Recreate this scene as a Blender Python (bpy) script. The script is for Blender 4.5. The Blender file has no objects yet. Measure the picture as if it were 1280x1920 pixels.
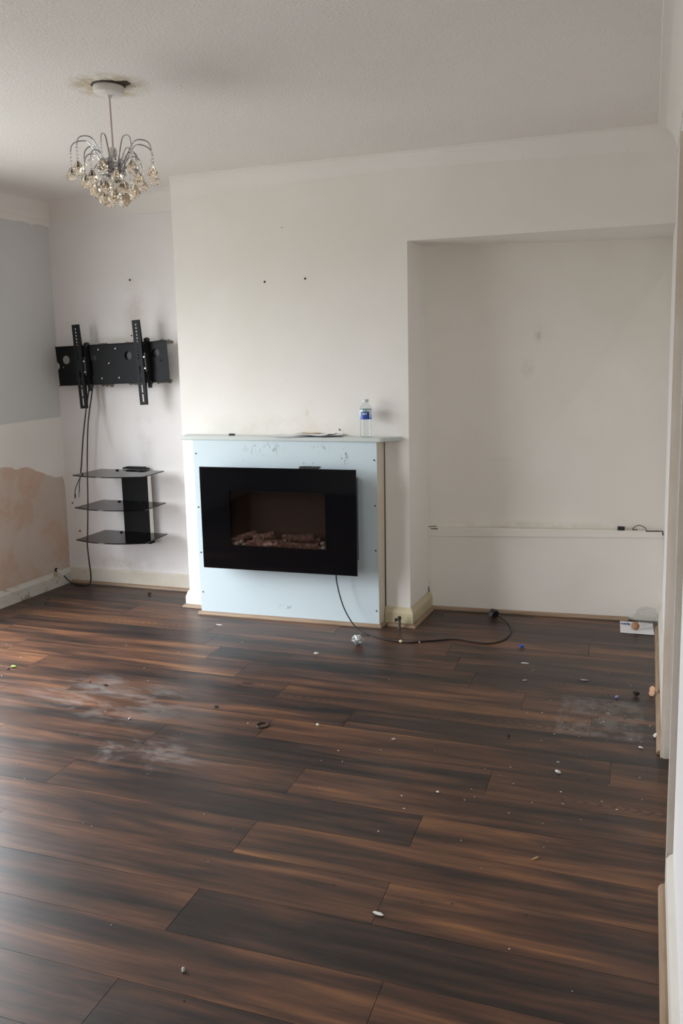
import bpy, bmesh, math, random
from mathutils import Vector, Matrix, noise
random.seed(7)
S = bpy.context.scene
COL = S.collection
PI = math.pi

# ------------------------------------------------------------------ camera
def make_camera():
    f, cx, cy, cz, yaw, pitch, roll = 1546, 2.524, -4.152, 1.397, -.3567, .1786, .0179
    sy, cyw, sp, cp = math.sin(yaw), math.cos(yaw), math.sin(pitch), math.cos(pitch)
    F = Vector((sy*cp, cyw*cp, -sp)); r = Vector((cyw, -sy, 0)); d = F.cross(r)
    cr, sr = math.cos(roll), math.sin(roll)
    r2 = cr*r + sr*d; d2 = -sr*r + cr*d
    cam = bpy.data.cameras.new('camera'); o = bpy.data.objects.new('camera', cam); COL.objects.link(o)
    m = Matrix.Identity(4)
    for i in range(3):
        m[i][0] = r2[i]; m[i][1] = -d2[i]; m[i][2] = -F[i]
    m[0][3], m[1][3], m[2][3] = cx, cy, cz
    o.matrix_world = m
    cam.sensor_fit = 'HORIZONTAL'; cam.sensor_width = 36.0; cam.lens = f/1280*36.0
    cam.clip_start = .01; cam.clip_end = 100
    S.camera = o
make_camera()

# ------------------------------------------------------------------ world, daylight, exposure
SKY_STRENGTH = 15.8
WIN_Y0, WIN_Y1, WIN_Z0, WIN_Z1 = -2.55, -.68, .03, 2.06      # opening in the left wall
w = bpy.data.worlds.new('overcast_sky'); S.world = w; w.use_nodes = True
wn = w.node_tree.nodes; wl = w.node_tree.links
bg = wn['Background']; bg.inputs['Strength'].default_value = SKY_STRENGTH
tc = wn.new('ShaderNodeTexCoord'); sx = wn.new('ShaderNodeSeparateXYZ'); rp = wn.new('ShaderNodeValToRGB')
mp = wn.new('ShaderNodeMapRange'); mp.inputs[1].default_value = -1; mp.inputs[2].default_value = 1
wl.new(tc.outputs['Generated'], sx.inputs[0]); wl.new(sx.outputs[2], mp.inputs[0]); wl.new(mp.outputs[0], rp.inputs[0])
for k, (pos_, c_) in enumerate(((.47, (.33, .33, .325)), (.52, (.76, .765, .82)), (.80, (1.40, 1.41, 1.52)))):      # overcast: brighter overhead
    e_ = rp.color_ramp.elements[k] if k < 2 else rp.color_ramp.elements.new(pos_)
    e_.position = pos_; e_.color = (*c_, 1)
wl.new(rp.outputs[0], bg.inputs['Color'])
RW = (.95, 1.45, 1.20, 1.80)                                   # small unseen window added in the rear wall for fill light: x0, x1, z0, z1
def portal(name, wx, wy, loc, rot):
    pl = bpy.data.lights.new(name, 'AREA'); pl.shape = 'RECTANGLE'; pl.size = wx; pl.size_y = wy; pl.cycles.is_portal = True
    po = bpy.data.objects.new(name, pl); COL.objects.link(po); po.location = loc; po.rotation_euler = rot
portal('door_daylight_portal', WIN_Z1-WIN_Z0, WIN_Y1-WIN_Y0, (-1.16, (WIN_Y0+WIN_Y1)/2, (WIN_Z0+WIN_Z1)/2), (0, -PI/2, 0))
portal('fill_window_portal', RW[1]-RW[0], RW[3]-RW[2], ((RW[0]+RW[1])/2, -4.90, (RW[2]+RW[3])/2), (PI/2, 0, 0))
vs = S.view_settings
vs.view_transform = 'Standard'; vs.look = 'None'; vs.gamma = 1; vs.exposure = 0.0; vs.use_curve_mapping = False
S.cycles.use_denoising = True
S.cycles.max_bounces = 12; S.cycles.diffuse_bounces = 6; S.cycles.glossy_bounces = 4
S.cycles.transmission_bounces = 10; S.cycles.transparent_max_bounces = 12
S.cycles.caustics_reflective = False; S.cycles.caustics_refractive = False
S.cycles.sample_clamp_indirect = 8

# ------------------------------------------------------------------ material helpers
class NT:
    def __init__(s, name):
        s.m = bpy.data.materials.new(name); s.m.use_nodes = True
        s.n = s.m.node_tree.nodes; s.l = s.m.node_tree.links; s.b = s.n['Principled BSDF']; s.out = s.n['Material Output']
    def node(s, t, **k):
        x = s.n.new(t)
        for a, v in k.items(): setattr(x, a, v)
        return x
    def put(s, sock, v):
        if isinstance(v, bpy.types.NodeSocket): s.l.new(v, sock)
        else: sock.default_value = v
    def math(s, op, a, b=0.0, c=None, clamp=False):
        x = s.node('ShaderNodeMath', operation=op, use_clamp=clamp)
        s.put(x.inputs[0], a); s.put(x.inputs[1], b)
        if c is not None: s.put(x.inputs[2], c)
        return x.outputs[0]
    def mix(s, f, a, b, bt='MIX'):
        x = s.node('ShaderNodeMixRGB', blend_type=bt)
        s.put(x.inputs[0], f); s.put(x.inputs[1], a); s.put(x.inputs[2], b); return x.outputs[0]
    def ramp(s, f, pts, interp='LINEAR'):
        x = s.node('ShaderNodeValToRGB'); cr = x.color_ramp; cr.interpolation = interp
        while len(cr.elements) < len(pts): cr.elements.new(.5)
        for e, (p, c) in zip(cr.elements, pts):
            e.position = p; e.color = c if len(c) == 4 else (*c, 1)
        s.put(x.inputs[0], f); return x.outputs[0]
    def noise(s, vec, scale, detail=3, rough=.5, dist=0.0):
        x = s.node('ShaderNodeTexNoise'); x.inputs['Scale'].default_value = scale; x.inputs['Detail'].default_value = detail
        x.inputs['Roughness'].default_value = rough; x.inputs['Distortion'].default_value = dist
        if vec is not None: s.l.new(vec, x.inputs['Vector'])
        return x.outputs['Fac']
    def pos(s): return s.node('ShaderNodeNewGeometry').outputs['Position']
    def obj(s): return s.node('ShaderNodeTexCoord').outputs['Object']
    def mapping(s, vec, scale=(1, 1, 1), loc=(0, 0, 0)):
        x = s.node('ShaderNodeMapping'); s.l.new(vec, x.inputs[0]); x.inputs['Scale'].default_value = scale; s.put(x.inputs['Location'], loc)
        return x.outputs[0]
    def smooth(s, v, a, b):
        x = s.node('ShaderNodeMapRange', interpolation_type='SMOOTHSTEP'); s.put(x.inputs[0], v)
        x.inputs[1].default_value = a; x.inputs[2].default_value = b; return x.outputs[0]
    def blob(s, p, c, rad, soft=.5):
        """1 inside an ellipsoid round c, 0 outside"""
        v = s.node('ShaderNodeVectorMath', operation='SUBTRACT'); s.l.new(p, v.inputs[0]); v.inputs[1].default_value = c
        q = s.node('ShaderNodeVectorMath', operation='DIVIDE'); s.l.new(v.outputs[0], q.inputs[0]); q.inputs[1].default_value = rad
        le = s.node('ShaderNodeVectorMath', operation='LENGTH'); s.l.new(q.outputs[0], le.inputs[0])
        return s.smooth(le.outputs['Value'], 1.0, soft)
    def bump(s, h, strength, dist=.01):
        x = s.node('ShaderNodeBump'); x.inputs['Strength'].default_value = strength; x.inputs['Distance'].default_value = dist
        s.l.new(h, x.inputs['Height']); s.l.new(x.outputs[0], s.b.inputs['Normal'])
    def set(s, **k):
        for a, v in k.items(): s.put(s.b.inputs[a.replace('_', ' ')], v)
        return s

def plain(name, col, rough=.5, metal=0.0, vary=.06, scale=30, spec=.5):
    t = NT(name); n = t.noise(t.obj(), scale)
    c = t.mix(n, tuple(max(0, x*(1-vary)) for x in col)+(1,), tuple(min(1, x*(1+vary)) for x in col)+(1,))
    t.set(Base_Color=c, Roughness=rough, Metallic=metal); t.b.inputs['Specular IOR Level'].default_value = spec
    return t.m

def wall_paint(name, a, b, dirt=None, rough=.75, spec=.25):
    """a/b = two tones mottled; dirt = list of (centre, radii, colour, amount, noise scale)"""
    t = NT(name); p = t.pos()
    n = t.noise(p, 1.3, 4, .6)
    c = t.mix(t.smooth(n, .35, .65), (*a, 1), (*b, 1))
    sp = t.noise(p, 42, 2, .6)
    c = t.mix(t.math('MULTIPLY', t.smooth(sp, .70, .78), .12), c, (.35, .29, .22, 1))
    for (ce, ra, co, am, ns) in dirt or []:
        k = t.blob(p, ce, ra, 0.0)
        k = t.math('MULTIPLY', k, t.smooth(t.noise(p, ns, 5, .65), .30, .72))
        c = t.mix(t.math('MULTIPLY', k, am, clamp=True), c, (*co, 1))
    t.set(Base_Color=c, Roughness=rough); t.b.inputs['Specular IOR Level'].default_value = spec
    h = t.math('ADD', t.math('MULTIPLY', t.noise(p, 9, 3), .7), t.math('MULTIPLY', t.noise(p, 160, 2), .12))
    t.bump(h, .12, .012)
    return t.m

M = {}
W1, W2 = (.87, .838, .80), (.83, .796, .75)
M['wall'] = wall_paint('white_wall_paint', W1, W2)
M['wall_breast'] = wall_paint('chimney_wall_paint', (.87, .838, .795), (.83, .80, .74), [
    ((.80, -.0, 1.14), (.02, .1, .035), (.55, .45, .28), .5, 30),
    ((.60, 0, 1.06), (.75, .2, .10), (.60, .55, .45), .35, 9),
    ((1.30, 0, .9), (.12, .3, .5), (.62, .57, .45), .25, 5)])
M['wall_alcove'] = wall_paint('cool_lit_alcove_paint', (.86, .832, .825), (.815, .783, .77), [  # same white as the other walls; its cooler light is put into the colour
    ((-.42, .2, 1.75), (.12, .3, .38), (.42, .36, .30), .5, 4),
    ((-.40, .2, 1.0), (.09, .3, .40), (.42, .37, .33), .55, 4),
    ((-.5, .2, 1.56), (.35, .2, .03), (.60, .55, .36), .6, 14),
    ((-.60, .2, .15), (.45, .2, .12), (.45, .36, .25), .45, 8)])
M['wall_niche'] = wall_paint('niche_wall_paint', (.875, .835, .77), (.835, .792, .72), [
    ((1.91, .4, 1.36), (.05, .4, .07), (.55, .46, .36), .45, 30),
    ((1.74, .4, .86), (.14, .4, .02), (.45, .40, .33), .4, 3),
    ((1.96, .4, 1.53), (.03, .4, .06), (.4, .36, .32), .5, 25),
    ((2.0, .35, .50), (.8, .3, .03), (.50, .44, .30), .5, 12),
    ((1.375, .1, .12), (.05, .4, .2), (.50, .42, .24), .7, 8)])
M['wall_right'] = wall_paint('right_wall_paint', (.86, .84, .825), (.83, .805, .79))
M['blue_paint'] = wall_paint('grey_blue_wall_paint', (.66, .665, .655), (.63, .635, .625))
M['cornice'] = wall_paint('cornice_paint', (.87, .835, .80), (.84, .80, .765))

def plaster():
    t = NT('bare_pink_plaster'); p = t.pos()
    n = t.noise(p, 3.2, 5, .6, .6)
    c = t.ramp(n, [(.30, (.64, .56, .49)), (.46, (.64, .53, .45)), (.54, (.62, .455, .355)), (.66, (.64, .47, .37)), (.8, (.70, .61, .54))])
    d = t.noise(p, 24, 4, .7)
    c = t.mix(t.math('MULTIPLY', t.smooth(d, .62, .75), .35), c, (.33, .27, .24, 1))
    t.set(Base_Color=c, Roughness=.85); t.b.inputs['Specular IOR Level'].default_value = .15
    t.bump(t.noise(p, 30, 5), .25, .006); return t.m
M['plaster'] = plaster()

def artex():
    t = NT('textured_ceiling_coating'); p = t.pos()
    n = t.noise(p, 1.1, 3)
    c = t.mix(t.smooth(n, .3, .7), (.88, .84, .81, 1), (.84, .80, .765, 1))
    e = t.noise(p, 16, 4, .6)
    ring = t.blob(p, (.635, -1.42, 2.4), (.17, .17, .2), .45)
    k = t.math('MULTIPLY', ring, t.smooth(e, .3, .6))
    c = t.mix(t.math('MULTIPLY', k, .8), c, (.50, .38, .20, 1))
    t.set(Base_Color=c, Roughness=.85); t.b.inputs['Specular IOR Level'].default_value = .2
    v = t.node('ShaderNodeTexVoronoi'); v.inputs['Scale'].default_value = 105; t.l.new(p, v.inputs['Vector'])
    h = t.math('ADD', t.noise(p, 105, 3, .65), t.math('MULTIPLY', v.outputs['Distance'], -.5))
    t.bump(h, .38, .009); return t.m
M['artex'] = artex()

def floorwood():
    t = NT('dark_wood_laminate'); o = t.obj(); p = t.pos()
    oi = t.node('ShaderNodeObjectInfo').outputs['Random']
    off = t.node('ShaderNodeCombineXYZ'); t.l.new(t.math('MULTIPLY', oi, 37.0), off.inputs[0]); t.l.new(t.math('MULTIPLY', oi, 91.0), off.inputs[1])
    v = t.node('ShaderNodeVectorMath', operation='ADD'); t.l.new(o, v.inputs[0]); t.l.new(off.outputs[0], v.inputs[1]); v = v.outputs[0]
    band = t.noise(t.mapping(v, (1.3, 12, 1)), 1.0, 3, .55, .55)
    streak = t.noise(t.mapping(v, (2.6, 55, 1)), 1.0, 4, .6, .5)
    fine = t.noise(t.mapping(v, (9, 420, 1)), 1.0, 3, .6)
    f = t.math('ADD', t.math('MULTIPLY', band, .86), t.math('MULTIPLY', streak, .42))
    f = t.math('ADD', f, t.math('MULTIPLY', fine, .18))
    f = t.math('ADD', f, t.math('MULTIPLY', t.math('SUBTRACT', oi, .5), .16))
    c = t.ramp(f, [(.50, (.014, .0105, .0100)), (.62, (.028, .0180, .0150)), (.72, (.060, .030, .0195)), (.82, (.105, .049, .029)), (.92, (.175, .080, .037)), (1.0, (.25, .12, .052))])
    # cathedral rings on a few boards
    wv = t.node('ShaderNodeTexWave', wave_type='RINGS', rings_direction='Z'); wv.inputs['Scale'].default_value = 9; wv.inputs['Distortion'].default_value = 2.5; wv.inputs['Detail'].default_value = 2
    t.l.new(t.mapping(o, (.9, 6, 1), (.2, .25, 0)), wv.inputs['Vector'])
    pick = t.math('GREATER_THAN', oi, .90)
    c = t.mix(t.math('MULTIPLY', pick, t.math('MULTIPLY', t.smooth(wv.outputs['Fac'], .55, .05), .55)), c, (.012, .009, .008, 1))
    # dried spills and dust
    sm = t.noise(t.mapping(p, (2.6, 6, 1)), 1.0, 7, .75, .45)
    m1 = t.math('MULTIPLY', t.blob(p, (.42, -1.36, 0), (.62, .34, .1), .1), t.smooth(sm, .43, .62))
    m2 = t.math('MULTIPLY', t.blob(p, (.80, -1.75, 0), (.55, .22, .1), .1), t.smooth(sm, .48, .66))
    mm = t.math('MAXIMUM', m1, m2)
    s = t.node('ShaderNodeSeparateXYZ'); t.l.new(p, s.inputs[0])
    bx = t.math('MULTIPLY', t.smooth(t.math('ABSOLUTE', t.math('SUBTRACT', s.outputs[0], 2.40)), .170, .150), t.smooth(t.math('ABSOLUTE', t.math('SUBTRACT', s.outputs[1], -.93)), .20, .17))
    m3 = t.math('MULTIPLY', bx, t.math('MULTIPLY', t.smooth(t.noise(p, 12, 6, .75), .40, .60), .75))
    mm = t.math('MAXIMUM', mm, m3)
    dust = t.math('MULTIPLY', t.smooth(t.noise(p, 2.2, 6, .75), .5, .85), .16)
    mm = t.math('MAXIMUM', mm, dust)
    c = t.mix(t.math('MULTIPLY', mm, .42), c, (.33, .30, .28, 1))
    # brown splash and a damp patch
    d1 = t.math('MULTIPLY', t.blob(p, (.905, -1.065, 0), (.05, .05, .1), .7), t.smooth(t.noise(p, 25, 3), .35, .5))
    c = t.mix(t.math('MULTIPLY', d1, .9), c, (.03, .008, .004, 1))
    d2 = t.blob(p, (.44, -1.26, 0), (.14, .06, .1), .8)
    c = t.mix(t.math('MULTIPLY', d2, .6), c, (.10, .042, .02, 1))
    r = t.math('ADD', .28, t.math('MULTIPLY', t.noise(p, 3, 5, .7), .16))
    r = t.math('ADD', r, t.math('MULTIPLY', mm, .22))
    t.set(Base_Color=c, Roughness=r); t.b.inputs['Specular IOR Level'].default_value = .42
    t.bump(t.math('ADD', fine, t.math('MULTIPLY', t.noise(p, 6, 2), 1.2)), .05, .004)
    return t.m
M['plank'] = floorwood()
M['underlay'] = plain('floor_underlay', (.012, .010, .009), .9)

def chipped(name, a, chip, lo=.60, hi=.68, scale=14, rough=.5):
    t = NT(name); p = t.pos()
    n = t.noise(p, scale, 6, .72, .3); g = t.noise(p, 3.5, 4, .6)
    c = t.mix(t.smooth(g, .4, .7), (*a, 1), (a[0]*.92, a[1]*.875, a[2]*.82, 1))
    c = t.mix(t.smooth(n, lo, hi), c, (*chip, 1))
    t.set(Base_Color=c, Roughness=rough); t.bump(n, .15, .004); return t.m
M['skirt'] = chipped('old_cream_gloss', (.74, .69, .60), (.40, .31, .22), .60, .72)
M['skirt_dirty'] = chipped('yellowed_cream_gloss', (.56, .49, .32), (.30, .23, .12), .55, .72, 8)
M['skirt_left'] = chipped('chipped_white_gloss', (.68, .66, .60), (.38, .30, .20), .56, .64, 11)
M['skirt_white'] = plain('white_gloss', (.82, .81, .78), .4)
M['skirt_right'] = chipped('scuffed_cream_gloss', (.69, .66, .60), (.40, .42, .36), .66, .74, 22)
M['architrave'] = chipped('architrave_gloss', (.76, .70, .63), (.42, .32, .24), .68, .76, 20)
M['door_beige'] = chipped('beige_door_paint', (.56, .51, .45), (.36, .30, .25), .72, .8, 20)

def oak():
    t = NT('oak_beading'); p = t.pos()
    n = t.noise(t.mapping(p, (4, 4, 60)), 1, 4, .6, .4)
    t.set(Base_Color=t.ramp(n, [(.3, (.23, .155, .098)), (.55, (.33, .228, .148)), (.75, (.41, .30, .205))]), Roughness=.5); return t.m
M['oak'] = oak()

def blueboard():
    t = NT('pale_blue_board'); p = t.pos()
    n = t.noise(p, 2.0, 4)
    c = t.mix(n, (.62, .73, .775, 1), (.66, .765, .805, 1))
    sc = t.noise(t.mapping(p, (40, 1, 16)), 1, 5, .7, 1.5)
    for ce, ra, am in (((.60, -.15, .95), (.17, .2, .05), .5), ((1.045, -.12, .915), (.03, .2, .075), 1.6), ((.50, -.15, .86), (.06, .2, .06), .35),
                       ((.685, -.14, .075), (.05, .2, .022), 1.2), ((.92, -.13, .955), (.1, .2, .03), .5), ((.85, -.13, .878), (.12, .2, .008), .5)):
        k = t.math('MULTIPLY', t.blob(p, ce, ra, .2), t.smooth(sc, .53, .60))
        c = t.mix(t.math('MULTIPLY', k, am, clamp=True), c, (.13, .15, .15, 1))
    t.set(Base_Color=c, Roughness=.42); t.bump(t.noise(p, 40, 3), .05, .003); return t.m
M['blueboard'] = blueboard()
M['mantel'] = plain('grey_green_gloss', (.62, .67, .645), .33, vary=.05, scale=6)
M['cream_side'] = chipped('cream_side_paint', (.70, .64, .52), (.35, .27, .18), .70, .78, 12)
M['black_gloss'] = plain('black_glass', (.003, .003, .004), .05, spec=.2)
M['black_satin'] = plain('black_satin', (.004, .004, .0045), .5, spec=.12)
M['black_metal'] = plain('black_powder_coat', (.0065, .007, .008), .5, vary=.2, spec=.2)
M['black_plastic'] = plain('black_plastic', (.012, .012, .012), .45)
M['black_rubber'] = plain('black_cable_rubber', (.012, .012, .012), .38)
M['housing'] = plain('fire_housing', (.035, .033, .032), .6)
M['fire_back'] = plain('fire_box_lining', (.115, .088, .076), .7, vary=.12, scale=8)
M['steel'] = plain('bright_steel', (.75, .75, .75), .25, 1.0, .04)
M['chrome'] = plain('chrome', (.42, .42, .43), .12, 1.0, .03)
M['white_plastic'] = plain('white_plastic', (.78, .75, .70), .45, vary=.03)
M['cord'] = plain('pinkish_flex', (.62, .50, .45), .5)
M['paper'] = plain('white_paper', (.80, .80, .82), .7, vary=.03)
M['upvc'] = plain('white_upvc', (.85, .86, .87), .3, vary=.01)
M['dark_hole'] = plain('dark_hole', (.03, .022, .018), .9)
M['copper_pipe'] = plain('dull_pipe', (.12, .10, .08), .5, .6)

def glassy(name, col, trans=.9, rough=.02):
    """thin pane: partly see-through, with a fresnel gloss"""
    t = NT(name); t.n.remove(t.b)
    tr = t.node('ShaderNodeBsdfTransparent'); tr.inputs[0].default_value = (*col, 1)
    gl = t.node('ShaderNodeBsdfGlossy'); gl.inputs['Roughness'].default_value = rough
    lwt = t.node('ShaderNodeLayerWeight'); lwt.inputs[0].default_value = .5
    fr = t.math('ADD', .04, t.math('MULTIPLY', t.math('POWER', lwt.outputs['Facing'], 5.0), .90))
    mx = t.node('ShaderNodeMixShader'); t.l.new(fr, mx.inputs[0]); t.l.new(tr.outputs[0], mx.inputs[1]); t.l.new(gl.outputs[0], mx.inputs[2])
    t.l.new(mx.outputs[0], t.out.inputs[0]); return t.m
M['pane'] = glassy('window_glass', (.96, .98, .97))
M['tinted'] = glassy('smoked_fire_glass', (.62, .58, .56))
M['smoked_shelf'] = glassy('smoked_shelf_glass', (.17, .16, .17), rough=.04)
M['film'] = glassy('clear_film', (.95, .955, .96), rough=.15)

def realglass(name, col, rough=0.0, ior=1.45):
    t = NT(name); n = t.noise(t.obj(), 60)
    t.set(Base_Color=t.mix(n, (*col, 1), tuple(x*.97 for x in col)+(1,)), Roughness=rough, IOR=ior); t.b.inputs['Transmission Weight'].default_value = 1; return t.m
M['crystal'] = realglass('amber_tinted_crystal', (.98, .89, .77), .05, 1.36)
M['bead'] = realglass('clear_bead', (.98, .97, .95), .02)
M['pet'] = glassy('thin_clear_plastic', (.93, .945, .95), rough=.06)

def bark():
    t = NT('imitation_log'); p = t.obj()
    v = t.node('ShaderNodeTexVoronoi'); v.inputs['Scale'].default_value = 130; t.l.new(p, v.inputs['Vector'])
    n = t.noise(p, 50, 5, .7)
    t.set(Base_Color=t.ramp(n, [(.3, (.13, .075, .065)), (.48, (.32, .20, .17)), (.60, (.56, .40, .36)), (.75, (.75, .66, .62))]), Roughness=.85)
    t.bump(v.outputs['Distance'], .8, .006); return t.m
M['bark'] = bark()
M['pebble'] = plain('grey_pebble', (.62, .60, .58), .6, vary=.2, scale=60)

# ------------------------------------------------------------------ mesh helpers
class MB:
    def __init__(s): s.v = []; s.f = []
    def add(s, vs, fs):
        b = len(s.v); s.v += [tuple(x) for x in vs]; s.f += [tuple(i+b for i in f) for f in fs]; return s
    def box(s, x0, x1, y0, y1, z0, z1):
        return s.add([(x0, y0, z0), (x1, y0, z0), (x1, y1, z0), (x0, y1, z0), (x0, y0, z1), (x1, y0, z1), (x1, y1, z1), (x0, y1, z1)],
                     [(0, 3, 2, 1), (4, 5, 6, 7), (0, 1, 5, 4), (1, 2, 6, 5), (2, 3, 7, 6), (3, 0, 4, 7)])
    def hexa(s, a, b):
        """two quads a (4 pts) and b (4 pts, same order) joined into a solid"""
        return s.add(list(a)+list(b), [(0, 1, 2, 3), (7, 6, 5, 4), (0, 4, 5, 1), (1, 5, 6, 2), (2, 6, 7, 3), (3, 7, 4, 0)])
    def prism(s, pts, z0, z1):
        n = len(pts)
        return s.add([(x, y, z0) for x, y in pts]+[(x, y, z1) for x, y in pts],
                     [tuple(range(n))[::-1], tuple(range(n, 2*n))]+[(i, (i+1) % n, (i+1) % n+n, i+n) for i in range(n)])
    def tube(s, pts, r, seg=8, cap=True):
        pts = [Vector(p) for p in pts]; n = len(pts); rr = r if isinstance(r, (list, tuple)) else [r]*n
        up = None; rings = []; b = len(s.v)
        for i, p in enumerate(pts):
            d = (pts[min(i+1, n-1)]-pts[max(i-1, 0)]).normalized()
            if up is None:
                up = Vector((0, 0, 1)) if abs(d.z) < .9 else Vector((1, 0, 0))
            a = d.cross(up)
            if a.length < 1e-6: a = d.orthogonal()
            a.normalize(); up = a.cross(d).normalized()
            s.v += [tuple(p+rr[i]*(math.cos(2*PI*k/seg)*a+math.sin(2*PI*k/seg)*up)) for k in range(seg)]
        for i in range(n-1):
            for k in range(seg):
                k2 = (k+1) % seg
                s.f.append((b+i*seg+k, b+i*seg+k2, b+(i+1)*seg+k2, b+(i+1)*seg+k))
        if cap:
            s.f.append(tuple(b+k for k in range(seg))[::-1]); s.f.append(tuple(b+(n-1)*seg+k for k in range(seg)))
        return s
    def lathe(s, prof, c=(0, 0, 0), seg=20, axis='z'):
        b = len(s.v); n = len(prof)
        for r, z in prof:
            for k in range(seg):
                a = 2*PI*k/seg; x, y = r*math.cos(a), r*math.sin(a)
                q = (x, y, z) if axis == 'z' else (x, -z, y)
                s.v.append((c[0]+q[0], c[1]+q[1], c[2]+q[2]))
        for i in range(n-1):
            for k in range(seg):
                k2 = (k+1) % seg
                s.f.append((b+i*seg+k, b+i*seg+k2, b+(i+1)*seg+k2, b+(i+1)*seg+k))
        s.f.append(tuple(b+k for k in range(seg))[::-1]); s.f.append(tuple(b+(n-1)*seg+k for k in range(seg)))
        return s
    def rock(s, c, r, sub=1, jit=.25, seed=0, sq=(1, 1, 1)):
        bm = bmesh.new(); bmesh.ops.create_icosphere(bm, subdivisions=sub, radius=1)
        rnd = random.Random(seed)
        vs = [(c[0]+v.co.x*r*sq[0]*(1+rnd.uniform(-jit, jit)), c[1]+v.co.y*r*sq[1]*(1+rnd.uniform(-jit, jit)), c[2]+v.co.z*r*sq[2]*(1+rnd.uniform(-jit, jit))) for v in bm.verts]
        bm.verts.index_update(); fs = [tuple(v.index for v in f.verts) for f in bm.faces]; bm.free()
        return s.add(vs, fs)
    def mesh(s, name, smooth=False, bevel=0):
        me = bpy.data.meshes.new(name); me.from_pydata(s.v, [], s.f); me.validate()
        bm = bmesh.new(); bm.from_mesh(me)
        bmesh.ops.remove_doubles(bm, verts=bm.verts, dist=1e-6)
        bmesh.ops.recalc_face_normals(bm, faces=bm.faces)
        if bevel:
            es = [e for e in bm.edges if len(e.link_faces) == 2 and e.calc_face_angle(0) > .5]
            bmesh.ops.bevel(bm, geom=es, offset=bevel, segments=2, profile=.5, affect='EDGES', clamp_overlap=True)
        if smooth:
            for f in bm.faces: f.smooth = True
            for e in bm.edges:
                if len(e.link_faces) == 2 and e.calc_face_angle(0) > .7: e.smooth = False
        bm.to_mesh(me); bm.free(); return me
    def build(s, name, mat, parent=None, smooth=False, bevel=0, loc=None):
        me = s.mesh(name, smooth, bevel); me.materials.append(M[mat] if isinstance(mat, str) else mat)
        o = bpy.data.objects.new(name, me); COL.objects.link(o)
        if parent is not None: o.parent = parent
        if loc: o.location = loc
        return o

def plate(outer, holes, t, name):
    """flat plate in local XZ with real holes, front face at y=0, thickness t towards +y"""
    cu = bpy.data.curves.new('tmp', 'CURVE'); cu.dimensions = '2D'; cu.fill_mode = 'BOTH'; cu.extrude = t/2
    for poly in [outer]+holes:
        sp = cu.splines.new('POLY'); sp.points.add(len(poly)-1); sp.use_cyclic_u = True
        for p, (x, y) in zip(sp.points, poly): p.co = (x, y, 0, 1)
    ob = bpy.data.objects.new('tmp', cu); COL.objects.link(ob)
    dg = bpy.context.evaluated_depsgraph_get(); me = bpy.data.meshes.new_from_object(ob.evaluated_get(dg))
    bpy.data.objects.remove(ob); bpy.data.curves.remove(cu); me.name = name
    me.transform(Matrix.Rotation(PI/2, 4, 'X')); me.transform(Matrix.Translation((0, t/2, 0)))
    return me
def circ(x, y, r, n=20): return [(x+r*math.cos(2*PI*k/n), y+r*math.sin(2*PI*k/n)) for k in range(n)]
def rect(x0, x1, y0, y1): return [(x0, y0), (x1, y0), (x1, y1), (x0, y1)]
def from_mesh(me, name, mat, parent=None):
    me.materials.clear(); me.materials.append(M[mat]); o = bpy.data.objects.new(name, me); COL.objects.link(o)
    if parent is not None: o.parent = parent
    return o

def thing(name, label, cat, loc=(0, 0, 0), rz=0, group=None):
    o = bpy.data.objects.new(name, None); COL.objects.link(o); o.empty_display_size = .05
    o.location = loc; o.rotation_euler = (0, 0, rz)
    return tag(o, label, cat, group)
def tag(o, label, cat, group=None):
    o['label'] = label; o['category'] = cat
    if group: o['group'] = group
    return o
def struct(o): o['kind'] = 'structure'; return o

def sweep(path, prof, cut=0.0):
    """profile (out, z) along a floor-plan path with mitred corners; room lies to the right of the path"""
    P = [Vector(p) for p in path]; n = len(P); m = len(prof); vs = []
    for i in range(n):
        ns = []
        if i > 0: d = (P[i]-P[i-1]).normalized(); ns.append(Vector((d.y, -d.x)))
        if i < n-1: d = (P[i+1]-P[i]).normalized(); ns.append(Vector((d.y, -d.x)))
        if len(ns) == 2:
            b = (ns[0]+ns[1]).normalized(); b = b/max(.3, b.dot(ns[0]))
        else: b = ns[0]
        k_ = (P[1]-P[0]).normalized()*cut if i == 0 else Vector((0, 0))      # cut = 1: slanted first end
        for o, z in prof: vs.append((P[i].x+(b.x+k_.x)*o, P[i].y+(b.y+k_.y)*o, z))
    fs = [tuple(range(m)), tuple((n-1)*m+k for k in range(m))[::-1]]
    for i in range(n-1):
        for k in range(m):
            k2 = (k+1) % m; fs.append((i*m+k, i*m+k2, (i+1)*m+k2, (i+1)*m+k))
    mb = MB(); mb.add(vs, fs); return mb

def spline(pts, n=10):
    P = [Vector(p) for p in pts]; out = []
    for i in range(len(P)-1):
        p0 = P[max(i-1, 0)]; p1 = P[i]; p2 = P[i+1]; p3 = P[min(i+2, len(P)-1)]
        for k in range(n):
            t = k/n
            out.append(.5*((2*p1)+(-p0+p2)*t+(2*p0-5*p1+4*p2-p3)*t*t+(-p0+3*p1-3*p2+p3)*t**3))
    out.append(P[-1]); return out

# ------------------------------------------------------------------ room shell
H = 2.4
YR = -4.75                                   # rear wall
def lx(y, z): return -1.028+.018*z+.016*(y-.2)       # left wall face
def rx(z): return 2.640-.020*z                       # right wall face
def quadwall(name, q, outward, mat, t=.14):
    """solid wall whose room-side face is the quad q"""
    o = Vector(outward)*t
    return struct(MB().hexa(q, [tuple(Vector(p)+o) for p in q]).build(name, mat))
A0, A1 = .215, .245                                  # alcove back wall, left and right
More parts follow.
